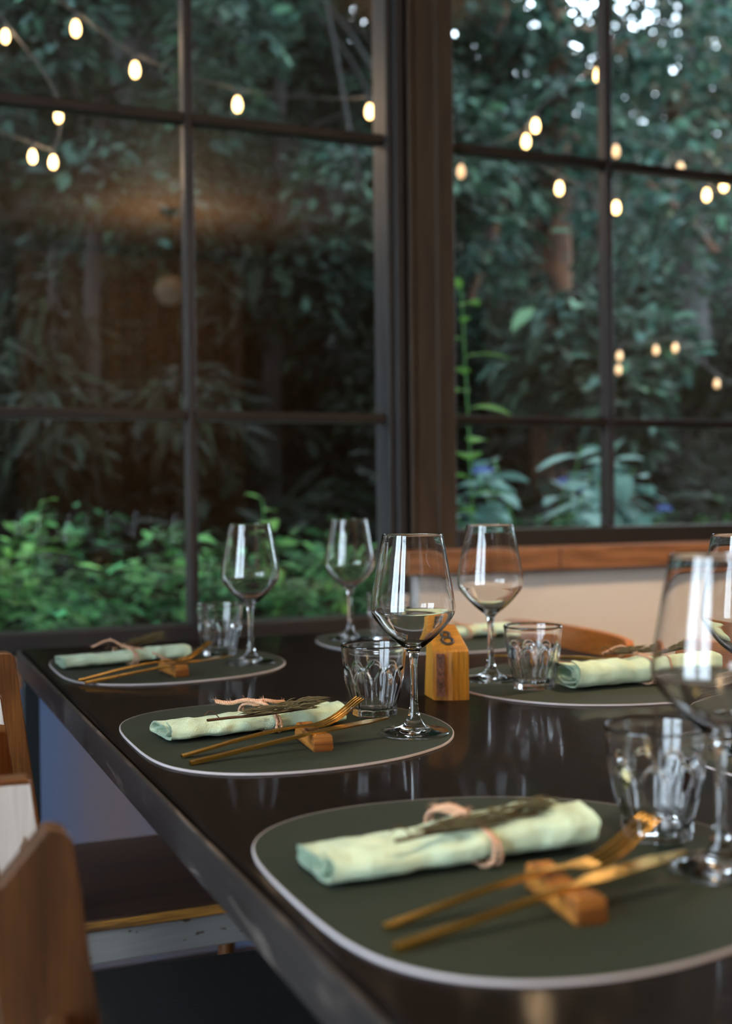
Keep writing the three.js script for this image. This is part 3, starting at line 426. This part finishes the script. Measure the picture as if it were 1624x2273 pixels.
// ───────────────────────── chairs ─────────────────────────
// origin on the floor under the middle of the seat; the sitter looks towards +x
function makeChair(o, label, pos, turn) {
  const t = thing('dining_chair', label, 'chair', pos, turn), W = o.w ?? 0.37, D = 0.38, H = 0.45, top = o.top, lo = top - (o.panel ?? 0.19), wrap = o.wrap ?? 0.075;
  const xb = -D / 2 - 0.012, lean = (y) => xb - (y - H) * 0.16;                                 // the back leans away from the seat
  const back = (v, y, off) => { const s = v * 2 - 1, a = Math.pow(Math.abs(s), 2.3) * wrap, n = Math.atan(2.3 * wrap * Math.pow(Math.abs(s), 1.3) / (W / 2)) * Math.sign(s); return V(lean(y) + a + off * Math.cos(n), y, s * W / 2 - off * Math.sin(n)); };
  const thick = 0.013, NV = 36, round = (v) => { const e = Math.min(v, 1 - v) * W; return e < 0.022 ? 0.022 - Math.sqrt(Math.max(0, 0.022 ** 2 - (0.022 - e) ** 2)) : 0; };
  const y1 = (v) => top - round(v) * (o.corner ?? 0.6), y0 = (v) => lo + round(v) * (o.corner ?? 0.6);
  const panel = merge([grid(NV, 8, (u, v) => back(u, lerp(y0(u), y1(u), v), thick / 2)), grid(NV, 8, (u, v) => back(1 - u, lerp(y0(1 - u), y1(1 - u), v), -thick / 2)), grid(NV, 1, (u, v) => back(u, y1(u), lerp(thick / 2, -thick / 2, v))), grid(NV, 1, (u, v) => back(u, y0(u), lerp(-thick / 2, thick / 2, v))), grid(1, 8, (u, v) => back(0, lerp(y0(0), y1(0), v), lerp(-thick / 2, thick / 2, u))), grid(1, 8, (u, v) => back(1, lerp(y0(1), y1(1), v), lerp(thick / 2, -thick / 2, u)))]);
  const b = part(t, 'backrest', boxUV(panel, 2), o.backMat);
  if (o.paint) { const [a, c, ya, yb] = o.paint; part(b, 'painted_face', boxUV(grid(20, 6, (u, v) => { const q = lerp(a, c, u); return back(q, lerp(lerp(y0(q), y1(q), ya), lerp(y0(q), y1(q), yb) + (o.wavy ? 0.012 * n2(u * 2.5, 7) * (1 - v) : 0), v), thick / 2 + 0.0006); }), 2), M.whitePaint, 'chipped white paint'); }
  part(t, 'seat', boxUV(rbox(D, 0.018, W, 0.006, 0, H - 0.009, 0), 0), o.seatMat);
  if (o.worn) part(t, 'seat_edge', boxUV(rbox(D - 0.02, 0.012, 0.004, 0.0015, 0, H - 0.010, W / 2 + 0.0008), 0), M.worn, 'golden worn seat edge');
  const am = o.apronMat ?? o.seatMat;
  for (const s of [-1, 1]) part(t, 'apron', boxUV(rbox(D - 0.05, 0.045, 0.016, 0.003, 0, H - 0.042, s * (W / 2 - 0.014)), 0), am);
  part(t, 'apron', boxUV(rbox(0.016, 0.045, W - 0.06, 0.003, D / 2 - 0.014, H - 0.042, 0), 2), am);
  for (const s of [-1, 1]) {
    part(t, 'leg', boxUV(new THREE.CylinderGeometry(0.016, 0.012, H - 0.018, 10).translate(D / 2 - 0.03, (H - 0.018) / 2, s * (W / 2 - 0.03)), 1), o.legMat ?? o.backMat);
    // rear leg runs on into the post that carries the back
    const z = s * (W / 2 - 0.055), a = Math.pow(Math.abs(z / (W / 2)), 2.3) * wrap, pts = [V(xb - 0.035, 0, z), V(xb + 0.01, 0.25, z), V(xb + 0.012, H, z), V(lean(lo + 0.02) + a - thick, lo + 0.02, z), V(lean(top - 0.03) + a - thick - 0.006, top - 0.03, z)];
    part(t, 'leg', boxUV(tube(pts, 0.012, 24, 8), 1), o.legMat ?? o.backMat);
  }
  return t;
}
// left side of the table, from the camera to the window: old chairs whose back posts are broad boards
function makeBoardChair(o, label, pos, turn) {
  const t = thing('dining_chair', label, 'chair', pos, turn), W = o.w ?? 0.45, D = 0.38, H = 0.45, pd = o.depth ?? 0.045, pt = 0.022, L = 0.13, top = o.top, xs = -D / 2 + 0.017;
  const xf = (y) => xs - Math.max(0, y - H) * L - Math.max(0, H - y) * 0.10;
  const s = new THREE.Shape(), r = o.round ?? 0.006, d = o.drop ?? 0.0;
  s.moveTo(xf(0), 0); s.lineTo(xf(H), H); s.lineTo(xf(top - r), top - r); s.quadraticCurveTo(xf(top), top, xf(top) - r, top - r * 0.1); s.lineTo(xf(top) - pd + r, top - d - 0.1 * r); s.quadraticCurveTo(xf(top) - pd, top - d, xf(top - d - r) - pd, top - d - r); s.lineTo(xf(H) - pd, H); s.lineTo(xf(0) - pd * 0.7, 0); s.closePath();
  const post = boxUV(new THREE.ExtrudeGeometry(s, { depth: pt - 0.003, bevelEnabled: true, bevelThickness: 0.0015, bevelSize: 0.0015, bevelOffset: -0.0015, bevelSegments: 2, curveSegments: 8 }), 1);
  [W / 2 - pt, -W / 2].forEach((z, k) => {
    const p = part(t, 'back_post', post, o.postMat ?? o.backMat); p.position.z = z;
    const f = o.paint?.[k];
    if (f) part(p, 'painted_face', boxUV(grid(5, 14, (u, v) => { const y = lerp(f[0], f[1], v) + (v === 0 ? 0.006 * Math.sin(u * 5) : 0), x = xf(y); return V(lerp(x - pd + 0.002, x - 0.002, u), Math.min(y, top - 0.004), pt - 0.001); }), 1), M.whitePaint, 'chipped white paint');
  });
  for (const [y, h] of [[top - (o.rail ?? 0.07), 0.055], [top - (o.rail ?? 0.07) - 0.12, 0.04]]) part(t, 'back_rail', boxUV(grid(16, 7, (u, v) => { const z = lerp(-W / 2 + pt, W / 2 - pt, u), q = 1 - (2 * u - 1) ** 2, [a, b] = [[0.006, -1], [0.007, -0.8], [0.007, 0.8], [0.006, 1], [-0.006, 1], [-0.007, 0.8], [-0.007, -0.8], [-0.006, -1]][Math.round(v * 7)]; return V(xf(y) - pd * 0.5 - 0.012 * q + a, y + b * h / 2, z); }), 2), o.backMat);
  part(t, 'seat', boxUV(rbox(D, 0.018, W, 0.006, 0, H - 0.009, 0), 0), o.seatMat);
  if (o.worn) part(t, 'seat_edge', boxUV(rbox(D - 0.02, 0.014, 0.004, 0.0015, 0, H - 0.010, W / 2 + 0.0008), 0), M.worn, 'golden worn seat edge');
  const am = o.apronMat ?? o.seatMat;
  for (const k of [-1, 1]) part(t, 'apron', boxUV(rbox(D - 0.05, 0.045, 0.016, 0.003, 0, H - 0.042, k * (W / 2 - 0.014)), 0), am);
  part(t, 'apron', boxUV(rbox(0.016, 0.045, W - 0.06, 0.003, D / 2 - 0.014, H - 0.042, 0), 2), am);
  for (const k of [-1, 1]) part(t, 'leg', boxUV(new THREE.CylinderGeometry(0.016, 0.012, H - 0.018, 10).translate(D / 2 - 0.03, (H - 0.018) / 2, k * (W / 2 - 0.03)), 1), o.postMat ?? o.backMat);
  return t;
}
makeBoardChair({ top: 0.808, depth: 0.062, round: 0.016, drop: 0.034, rail: 0.15, backMat: M.chairUmber, seatMat: M.chairDark }, 'brown wooden chair nearest the camera, its rounded back post blurred in the bottom left corner', [0.339, 0, -0.60], 0);
makeBoardChair({ top: 0.795, w: 0.47, depth: 0.037, backMat: M.chairBrown, seatMat: M.seatBlack, paint: [[0.42, 0.79], [0.765, 0.79]] }, 'chair with chipped white paint on its back post and a black seat', [0.347, 0, -1.235], -0.045);
makeBoardChair({ top: 0.820, w: 0.38, depth: 0.045, round: 0.014, backMat: M.chairBrown, seatMat: M.chairDark, apronMat: M.whitePaintDark, worn: true }, 'chair with dark brown seat, golden worn seat edge and white apron', [0.396, 0, -1.845], 0);
// right side
makeChair({ top: 0.758, backMat: M.chairOrange, seatMat: M.chairDark, w: 0.46, wrap: 0.045, corner: 0.3, panel: 0.12 }, 'orange-brown chair at the far right side, its back rail before the pale wall', [1.035, 0, -2.03], Math.PI);
makeChair({ top: 0.776, backMat: M.chairOrange, seatMat: M.chairDark, w: 0.46, wrap: 0.05, corner: 1.0, panel: 0.12 }, 'orange-brown chair on the right side, seen through the nearest wine glass', [1.045, 0, -1.48], Math.PI);

// ───────────────────────── outdoors ─────────────────────────
const hillY = (x, z) => { const d = -2.95 - z; return 0.50 + 0.10 * d + lerp(0.31, 0.17, smooth(5.2, 9.5, x)) * Math.max(0, d - 2.0) ** 1.25 + 0.07 * n2(x * 0.7, z * 0.7) * smooth(0, 1, d) + 0.25 * n2(x * 0.2 + 5, z * 0.2) * smooth(1, 4, d); };
structure('ground', grid(60, 50, (u, v) => { const x = lerp(-14, 20, u), z = lerp(-2.9, -26, v * v * 0.7 + v * 0.3); return V(x, hillY(x, z), z); }), M.soil);
// one leaf: base at the origin, tip along +z, folded along its rib and drooping
function leaf(len, wid, droop = 0.15, fold = 0.18, n = 4, tip = 0.8) {
  const pos = [], idx = [];
  for (let i = 0; i <= n; i++) { const s = i / n, w = wid / 2 * Math.pow(Math.sin(Math.PI * Math.pow(s, tip)), 0.85) + 0.0001, y = -droop * len * s * s; pos.push(-w, y + fold * w, s * len, 0, y, s * len, w, y + fold * w, s * len); }
  for (let i = 0; i < n; i++) { const a = i * 3; idx.push(a, a + 3, a + 1, a + 1, a + 3, a + 4, a + 1, a + 4, a + 2, a + 2, a + 4, a + 5); }
  const g = new THREE.BufferGeometry(); g.setAttribute('position', new THREE.Float32BufferAttribute(pos, 3)); g.setIndex(idx); g.computeVertexNormals(); return g;
}
const leafSmall = leaf(0.085, 0.040), leafMid = leaf(0.12, 0.055, 0.25), leafLong = leaf(0.16, 0.034, 0.35), leafTiny = leaf(0.05, 0.028, 0.2, 0.2, 3);
const dummy = new THREE.Object3D();
// leaves on the shells of a handful of clumps; n of them, as one instanced part
function foliage(rand, n, geo, mat, clumps, tint = 0.35) {
  const m = new THREE.InstancedMesh(geo, mat, n), c = new THREE.Color();
  for (let i = 0; i < n; i++) {
    const [cx, cy, cz, r, fl = 0.7] = clumps[Math.floor(rand() * clumps.length)], a = rand() * Math.PI * 2, u = rand() * 2 - 1, q = Math.sqrt(1 - u * u), k = r * Math.cbrt(0.18 + 0.82 * rand());
    dummy.position.set(cx + Math.cos(a) * q * k, cy + u * k * fl, cz + Math.sin(a) * q * k);
    dummy.rotation.set((rand() - 0.5) * 1.3 + 0.25, a * -1 + Math.PI / 2 + (rand() - 0.5) * 1.6, (rand() - 0.5) * 1.2, 'YXZ'); dummy.scale.setScalar(0.65 + rand() * 0.7); dummy.updateMatrix(); m.setMatrixAt(i, dummy.matrix);
    const q2 = rand(), b = (1 - tint + 2 * tint * rand()) * (q2 > 0.9 ? 2.2 : q2 > 0.72 ? 1.5 : 0.72); m.setColorAt(i, c.setRGB(b * (0.8 + 0.4 * rand()), b, b * (0.75 + 0.5 * rand())));  // some leaves brightened in colour as if catching the light
  }
  return m;
}
function trunkGeo(rand, h, r, lean, branches) {
  const g = [], path = [V(0, -0.3, 0), V(lean * 0.2, h * 0.33, 0.05), V(lean * 0.6, h * 0.66, -0.05), V(lean, h, 0)], c = new THREE.CatmullRomCurve3(path);
  g.push(grid(12, 20, (u, v) => { const p = c.getPoint(v), a = -u * Math.PI * 2, k = r * (1 - 0.7 * v) * (1 + 0.12 * n3(Math.cos(a) * 1.5, v * 9, Math.sin(a) * 1.5) + 0.5 * Math.exp(-v * 12)); return p.add(V(Math.cos(a) * k, 0, Math.sin(a) * k)); }));
  branches.forEach(([x, y, z]) => { const s = c.getPoint(clamp(0.35 + 0.5 * rand(), 0, 1)); g.push(tube([s, s.clone().lerp(V(x, y, z), 0.5).add(V(0, 0.15, 0)), V(x, y, z)], r * 0.22, 10, 6)); });
  return merge(g);
}
function tree(seed, x, z, h, r, crownY, crownR, n, mat, geo, label, trunkMat = M.trunk, lean = 0.2) {
  const rand = rng(seed), t = thing('tree', label, 'tree', [x, hillY(x, z), z]), clumps = [];
  for (let i = 0; i < 15; i++) { const a = rand() * Math.PI * 2, q = Math.sqrt(rand()) * crownR; clumps.push([lean + Math.cos(a) * q, crownY + (rand() * 2 - 1) * crownR * 0.85, Math.sin(a) * q * 0.8, crownR * (0.28 + rand() * 0.26), 0.65]); }
  part(t, 'trunk', boxUV(trunkGeo(rand, h, r, lean, clumps.slice(0, 8)), 1), trunkMat);
  const f = foliage(rand, n, geo, mat, clumps); f.name = 'crown'; f.userData.kind = 'stuff'; t.add(f);
}
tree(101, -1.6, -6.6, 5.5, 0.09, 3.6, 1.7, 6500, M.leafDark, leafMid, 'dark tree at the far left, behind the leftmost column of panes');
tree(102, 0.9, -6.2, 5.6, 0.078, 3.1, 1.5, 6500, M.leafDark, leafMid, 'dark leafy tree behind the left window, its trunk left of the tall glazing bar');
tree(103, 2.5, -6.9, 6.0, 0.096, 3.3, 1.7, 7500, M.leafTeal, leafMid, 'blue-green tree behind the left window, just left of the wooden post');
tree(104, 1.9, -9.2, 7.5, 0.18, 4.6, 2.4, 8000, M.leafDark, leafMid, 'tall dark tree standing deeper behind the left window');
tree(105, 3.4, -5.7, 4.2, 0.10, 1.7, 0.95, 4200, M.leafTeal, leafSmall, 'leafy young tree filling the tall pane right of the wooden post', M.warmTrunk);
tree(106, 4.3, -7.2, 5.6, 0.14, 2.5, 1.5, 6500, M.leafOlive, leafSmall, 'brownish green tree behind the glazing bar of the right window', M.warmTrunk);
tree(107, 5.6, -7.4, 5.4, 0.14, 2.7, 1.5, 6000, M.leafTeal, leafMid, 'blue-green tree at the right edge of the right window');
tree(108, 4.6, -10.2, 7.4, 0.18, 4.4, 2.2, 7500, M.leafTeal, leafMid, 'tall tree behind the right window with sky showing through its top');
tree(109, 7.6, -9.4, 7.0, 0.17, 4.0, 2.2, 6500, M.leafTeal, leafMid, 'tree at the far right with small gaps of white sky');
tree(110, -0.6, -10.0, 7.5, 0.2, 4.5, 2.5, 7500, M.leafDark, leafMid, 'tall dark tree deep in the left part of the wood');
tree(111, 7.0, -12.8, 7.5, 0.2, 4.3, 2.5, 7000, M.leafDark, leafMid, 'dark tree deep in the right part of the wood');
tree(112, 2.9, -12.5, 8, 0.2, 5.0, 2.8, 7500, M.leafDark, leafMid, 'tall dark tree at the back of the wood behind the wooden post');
// tall trees added mostly out of view, their crowns shading the bank
tree(121, -2.6, -6.2, 8.5, 0.2, 6.6, 2.5, 9000, M.leafDark, leafMid, 'unseen tall tree left of the left window, its crown over the bank');
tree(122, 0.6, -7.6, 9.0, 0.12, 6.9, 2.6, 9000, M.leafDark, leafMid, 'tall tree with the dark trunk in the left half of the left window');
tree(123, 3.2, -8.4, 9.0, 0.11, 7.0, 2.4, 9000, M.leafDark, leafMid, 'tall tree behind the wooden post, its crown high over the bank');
tree(124, 8.8, -7.2, 8.5, 0.2, 5.6, 2.6, 8000, M.leafTeal, leafMid, 'unseen tall tree right of the right window');
tree(125, -5.2, -8.2, 8.5, 0.2, 5.6, 3.0, 8000, M.leafDark, leafMid, 'unseen tall tree far to the left of the left window');
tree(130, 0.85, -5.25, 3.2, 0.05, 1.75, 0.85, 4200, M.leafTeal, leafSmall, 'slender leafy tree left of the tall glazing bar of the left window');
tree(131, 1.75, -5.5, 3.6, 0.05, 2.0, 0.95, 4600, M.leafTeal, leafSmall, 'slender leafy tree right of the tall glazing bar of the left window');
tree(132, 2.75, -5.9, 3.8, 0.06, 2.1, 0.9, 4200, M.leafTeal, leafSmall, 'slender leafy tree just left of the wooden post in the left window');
tree(126, -0.5, -5.5, 7.6, 0.13, 5.9, 1.9, 11000, M.leafDark, leafMid, 'unseen leaning tree left of the left window, its crown over the eave', M.trunk, 1.7);  // this and the trees below: added out of view to block sky light
tree(127, 5.3, -5.6, 7.8, 0.13, 6.0, 1.9, 10000, M.leafDark, leafMid, 'unseen leaning tree right of the right window, its crown over the eave', M.trunk, -1.4);
tree(128, -3.4, -5.0, 7.2, 0.15, 5.0, 2.2, 10000, M.leafDark, leafMid, 'unseen dense tree at the left corner of the house', M.trunk, 0.2);
tree(129, -5.5, -4.6, 6.5, 0.15, 3.6, 2.2, 9000, M.leafDark, leafMid, 'unseen low dense tree farther left of the house', M.trunk, 0.2);
// shrubs under the trees
function shrub(seed, x, z, w, h, n, mat, geo, label) {
  const rand = rng(seed), y = hillY(x, z), t = thing('shrub', label, 'shrub', [x, y, z]), clumps = [], stems = [];
  for (let i = 0; i < 9; i++) { const a = rand() * Math.PI * 2, q = Math.sqrt(rand()) * w; clumps.push([Math.cos(a) * q, h * (0.3 + 0.6 * rand()), Math.sin(a) * q * 0.8, w * (0.3 + 0.25 * rand()), 0.8]); stems.push(tube([V(0.008 * Math.cos(a), -0.05, 0.008 * Math.sin(a)), V(Math.cos(a) * q * 0.4, h * 0.3, Math.sin(a) * q * 0.3), V(clumps[i][0], clumps[i][1], clumps[i][2])], 0.012, 8, 5)); }
  part(t, 'stem', merge(stems), M.trunk); const f = foliage(rand, n, geo, mat, clumps); f.name = 'leaves'; f.userData.kind = 'stuff'; t.add(f);
}
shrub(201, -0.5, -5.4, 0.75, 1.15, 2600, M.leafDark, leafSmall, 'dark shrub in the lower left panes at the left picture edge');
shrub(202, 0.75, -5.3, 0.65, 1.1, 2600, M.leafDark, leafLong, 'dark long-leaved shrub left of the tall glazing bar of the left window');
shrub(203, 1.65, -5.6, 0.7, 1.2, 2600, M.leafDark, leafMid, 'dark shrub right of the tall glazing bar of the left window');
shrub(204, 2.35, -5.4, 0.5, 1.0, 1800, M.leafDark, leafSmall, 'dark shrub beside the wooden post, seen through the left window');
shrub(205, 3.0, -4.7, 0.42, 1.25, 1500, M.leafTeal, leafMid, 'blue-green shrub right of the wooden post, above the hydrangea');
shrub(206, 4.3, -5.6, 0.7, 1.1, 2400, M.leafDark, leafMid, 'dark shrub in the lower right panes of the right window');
// low undergrowth on the bank: nobody could count it
{
  const rand = rng(301), n = 15000, m = new THREE.InstancedMesh(leafSmall, M.leafGreen, n), c = new THREE.Color();
  for (let i = 0; i < n; i++) {
    const x = -2.4 + rand() * 7.6, z = -3.02 - Math.pow(rand(), 1.25) * 1.7, h = 0.25 * Math.pow(rand(), 1.2) * clamp(0.55 + 0.75 * n2(x * 2.1, z * 2.6), 0.05, 1.2);
    dummy.position.set(x, hillY(x, z) + 0.01 + h, z); dummy.rotation.set((rand() - 0.5) * 1.2 - 0.1, rand() * 6.28, (rand() - 0.5) * 0.9, 'YXZ'); dummy.scale.setScalar(0.4 + rand() * 0.7); dummy.updateMatrix(); m.setMatrixAt(i, dummy.matrix);
    const q2 = rand(), b = (0.45 + 0.6 * rand()) * (q2 > 0.93 ? 2.4 : q2 > 0.7 ? 1.4 : 0.8) * clamp(0.8 + 0.6 * n2(x * 3.1, z * 3.1 + 7), 0.35, 1.4), w = 0.5 + 0.5 * n2(x * 2.2 + 4, z * 2.2); m.setColorAt(i, c.setRGB(b * (0.6 + 0.7 * w), b, b * (1.5 - 0.7 * w)));
  }
  m.name = 'undergrowth'; m.userData = { kind: 'stuff', label: 'low green undergrowth on the bank outside the left window', category: 'undergrowth' }; scene.add(m);
}
{
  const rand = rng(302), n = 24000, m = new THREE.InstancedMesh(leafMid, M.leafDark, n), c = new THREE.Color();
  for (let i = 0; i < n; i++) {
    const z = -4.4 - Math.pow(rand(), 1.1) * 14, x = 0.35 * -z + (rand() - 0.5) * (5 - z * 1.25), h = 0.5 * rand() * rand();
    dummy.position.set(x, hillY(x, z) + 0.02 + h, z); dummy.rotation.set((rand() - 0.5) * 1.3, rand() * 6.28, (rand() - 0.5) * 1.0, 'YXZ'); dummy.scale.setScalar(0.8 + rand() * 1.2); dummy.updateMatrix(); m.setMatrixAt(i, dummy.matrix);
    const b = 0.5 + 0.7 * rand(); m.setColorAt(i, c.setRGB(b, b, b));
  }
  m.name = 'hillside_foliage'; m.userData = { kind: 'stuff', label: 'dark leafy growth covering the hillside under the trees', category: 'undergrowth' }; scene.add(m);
}
// weeds with leaves of their own, in the bank below the left window
const weedLeaf = [leaf(0.075, 0.042, 0.3, 0.2, 5), leaf(0.060, 0.040, 0.2, 0.25, 5), leaf(0.09, 0.045, 0.4, 0.15, 5)];
function weed(seed, x, z, h, n, mat, label, group, big = 1) {
  const rand = rng(seed), t = thing('weed_plant', label, 'weed', [x, hillY(x, z), z], 0, group), bx = (rand() - 0.5) * 0.1, bz = (rand() - 0.5) * 0.08, c = new THREE.CatmullRomCurve3([V(0, -0.02, 0), V(bx * 0.4, h * 0.5, bz * 0.5), V(bx, h, bz)]);
  part(t, 'stem', new THREE.TubeGeometry(c, 10, 0.0028, 5), M.leafGreen);
  for (let i = 0; i < n; i++) { const m = part(t, 'leaf', weedLeaf[i % 3], mat), u = 0.25 + 0.75 * (i + 1) / n; m.position.copy(c.getPoint(u)); m.rotation.set(-0.15 - 0.5 * rand() * (u > 0.9 ? 1.5 : 0.6), i * 2.4 + rand() * 0.6, (rand() - 0.5) * 0.5, 'YXZ'); m.scale.setScalar(big * (0.7 + 0.6 * rand()) * (u > 0.85 ? 0.8 : 1)); }
}
{
  const rand = rng(401);
  for (let i = 0; i < 20; i++) { const x = -0.32 + (i % 7) * 0.36 + rand() * 0.12, z = -3.2 - Math.floor(i / 7) * 0.42 - rand() * 0.12; weed(500 + i, x, z, 0.12 + 0.13 * rand(), 8 + Math.floor(rand() * 5), i % 4 ? M.leafGreen : M.leafBright, 'small green weed among others on the bank below the left window', 'weeds on the bank'); }
}
weed(601, 0.405, -3.55, 0.44, 7, M.leafBright, 'tall weed with a bright heart-shaped top leaf, left of the far napkin', undefined, 1.25);
weed(602, 1.20, -3.75, 0.40, 8, M.leafBright, 'tall bright green weed between the two far wine glasses', undefined, 1.15);
weed(603, 1.58, -3.70, 0.46, 8, M.leafBright, 'tall yellowish weed beside the dark window frame at the post', undefined, 0.9);
weed(604, 1.75, -3.36, 1.14, 16, M.leafBright, 'slender sapling with bright yellow-green leaves right of the wooden post', undefined, 1.5);
// broad-leaved bush with blue flower heads right of the post
{
  const rand = rng(701), bx = 2.45, bz = -4.15, t = thing('hydrangea_bush', 'broad-leaved bush with blue flower heads in the lower panes of the right window', 'bush', [bx, hillY(bx, bz), bz]);
  const big = [leaf(0.15, 0.095, 0.25, 0.16, 7, 0.75), leaf(0.13, 0.075, 0.35, 0.2, 7, 0.75), leaf(0.11, 0.07, 0.15, 0.2, 7, 0.8)];
  const tops = [];
  for (let k = 0; k < 16; k++) { const a = rand() * 6.28, q = Math.sqrt(rand()); tops.push(V(Math.cos(a) * q * 0.62, 0.22 + 0.42 * rand() * (1.1 - 0.5 * q), Math.sin(a) * q * 0.36 + 0.05)); }
  part(t, 'stem', merge(tops.map((p) => tube([V(p.x * 0.15, -0.05, p.z * 0.15), V(p.x * 0.6, p.y * 0.5, p.z * 0.6), p], 0.004, 8, 5))), M.leafGreen);
  tops.forEach((p, k) => { for (let i = 0; i < 9; i++) { const m = part(t, 'leaf', big[(i + k) % 3], M.leafBush); m.position.copy(p).add(V(0, -0.035 * i * 0.9, 0)); m.rotation.set(0.15 - 0.55 * rand() + 0.06 * i, i * 2.4 + k + (rand() - 0.5) * 0.5, (rand() - 0.5) * 0.7, 'YXZ'); m.scale.setScalar(0.85 + 0.55 * rand()); } });
  for (const k of [1, 4, 6, 9, 12]) { const g = []; for (let i = 0; i < 40; i++) { const u = rand(), a = rand() * 6.28, q = Math.sqrt(1 - u * u); g.push(leaf(0.016, 0.014, 0.1, 0.1, 2).rotateX(-0.6).rotateY(a).translate(q * Math.cos(a) * 0.022, u * 0.018, q * Math.sin(a) * 0.022)); } const m = part(t, 'flower_head', merge(g), M.petal, 'blue flower head'); m.position.copy(tops[k]).add(V(0, 0.02, 0)); }
}
// string lights outside the windows
const bulbGeo = lathe([[0.0045, 0.030], [0.007, 0.027], [0.0115, 0.016], [0.0135, 0.004], [0.0115, -0.008], [0.006, -0.0155], [0, -0.017]], 20), socketGeo = lathe([[0, 0.05], [0.006, 0.05], [0.0072, 0.047], [0.0072, 0.031], [0.005, 0.029]], 14);
function stringLight(label, pts, dim = [], k = 1) {
  const t = thing('string_light', label, 'string lights'), P = pts.map(([x, y, z]) => V(x, y + 0.055 * k, z));
  part(t, 'cable', tube(P, 0.0025, P.length * 12, 6), M.cable);
  pts.forEach(([x, y, z, skip], i) => { if (skip) return; const s = part(t, 'socket', socketGeo, M.cable); s.position.set(x, y, z); s.scale.setScalar(k); const b = part(t, 'bulb', bulbGeo, dim.includes(i) ? M.bulbDim : M.bulb); b.position.set(x, y, z); b.scale.setScalar(k);
    const l = new THREE.PointLight(WARM, (dim.includes(i) ? 0.02 : 0.12) * LAMP); l.position.set(x, y, z); l.shadow.radius = 0.5; l.castShadow = true; t.add(l); });
}
stringLight('string of warm bulbs sagging across the upper panes of the left window', [[0.259, 2.577, -3.60, 1], [0.578, 2.383, -3.60], [0.750, 2.284, -3.60], [1.064, 2.217, -3.60], [1.503, 2.244, -3.60], [1.793, 2.368, -3.60, 1]]);
stringLight('string of warm bulbs hanging at the left edge of the left window', [[0.228, 2.537, -3.70, 1], [0.390, 2.371, -3.70], [0.540, 2.155, -3.70], [0.523, 2.016, -3.70], [0.463, 2.027, -3.70], [0.271, 2.076, -3.70, 1]], [], 0.85);
stringLight('string of warm bulbs running down towards the wooden post in the right window', [[2.692, 2.894, -3.65, 1], [2.396, 2.486, -3.65], [2.142, 2.281, -3.65], [2.104, 2.223, -3.65], [1.854, 2.097, -3.65], [1.650, 2.027, -3.65, 1]], [4]);
stringLight('tangled string of bulbs around the crossing bars of the right window', [[2.177, 2.172, -3.80, 1], [2.327, 2.117, -3.80], [2.569, 2.067, -3.80], [2.569, 2.274, -3.80], [2.858, 2.238, -3.80], [3.059, 2.192, -3.80], [2.978, 2.148, -3.80], [3.306, 2.064, -3.80, 1]], [3, 4]);
stringLight('small dim orange string of lights low in the right window, far off', [[2.721, 1.480, -4.15, 1], [2.811, 1.512, -4.15], [2.816, 1.568, -4.15], [2.993, 1.598, -4.15], [3.089, 1.611, -4.15], [3.298, 1.469, -4.15], [3.557, 1.387, -4.15, 1]], [1, 2, 3, 4, 5], 0.8);

scene.traverse((o) => { if (o.isMesh) { o.castShadow = true; o.receiveShadow = true; } });
renderer.render(scene, camera);
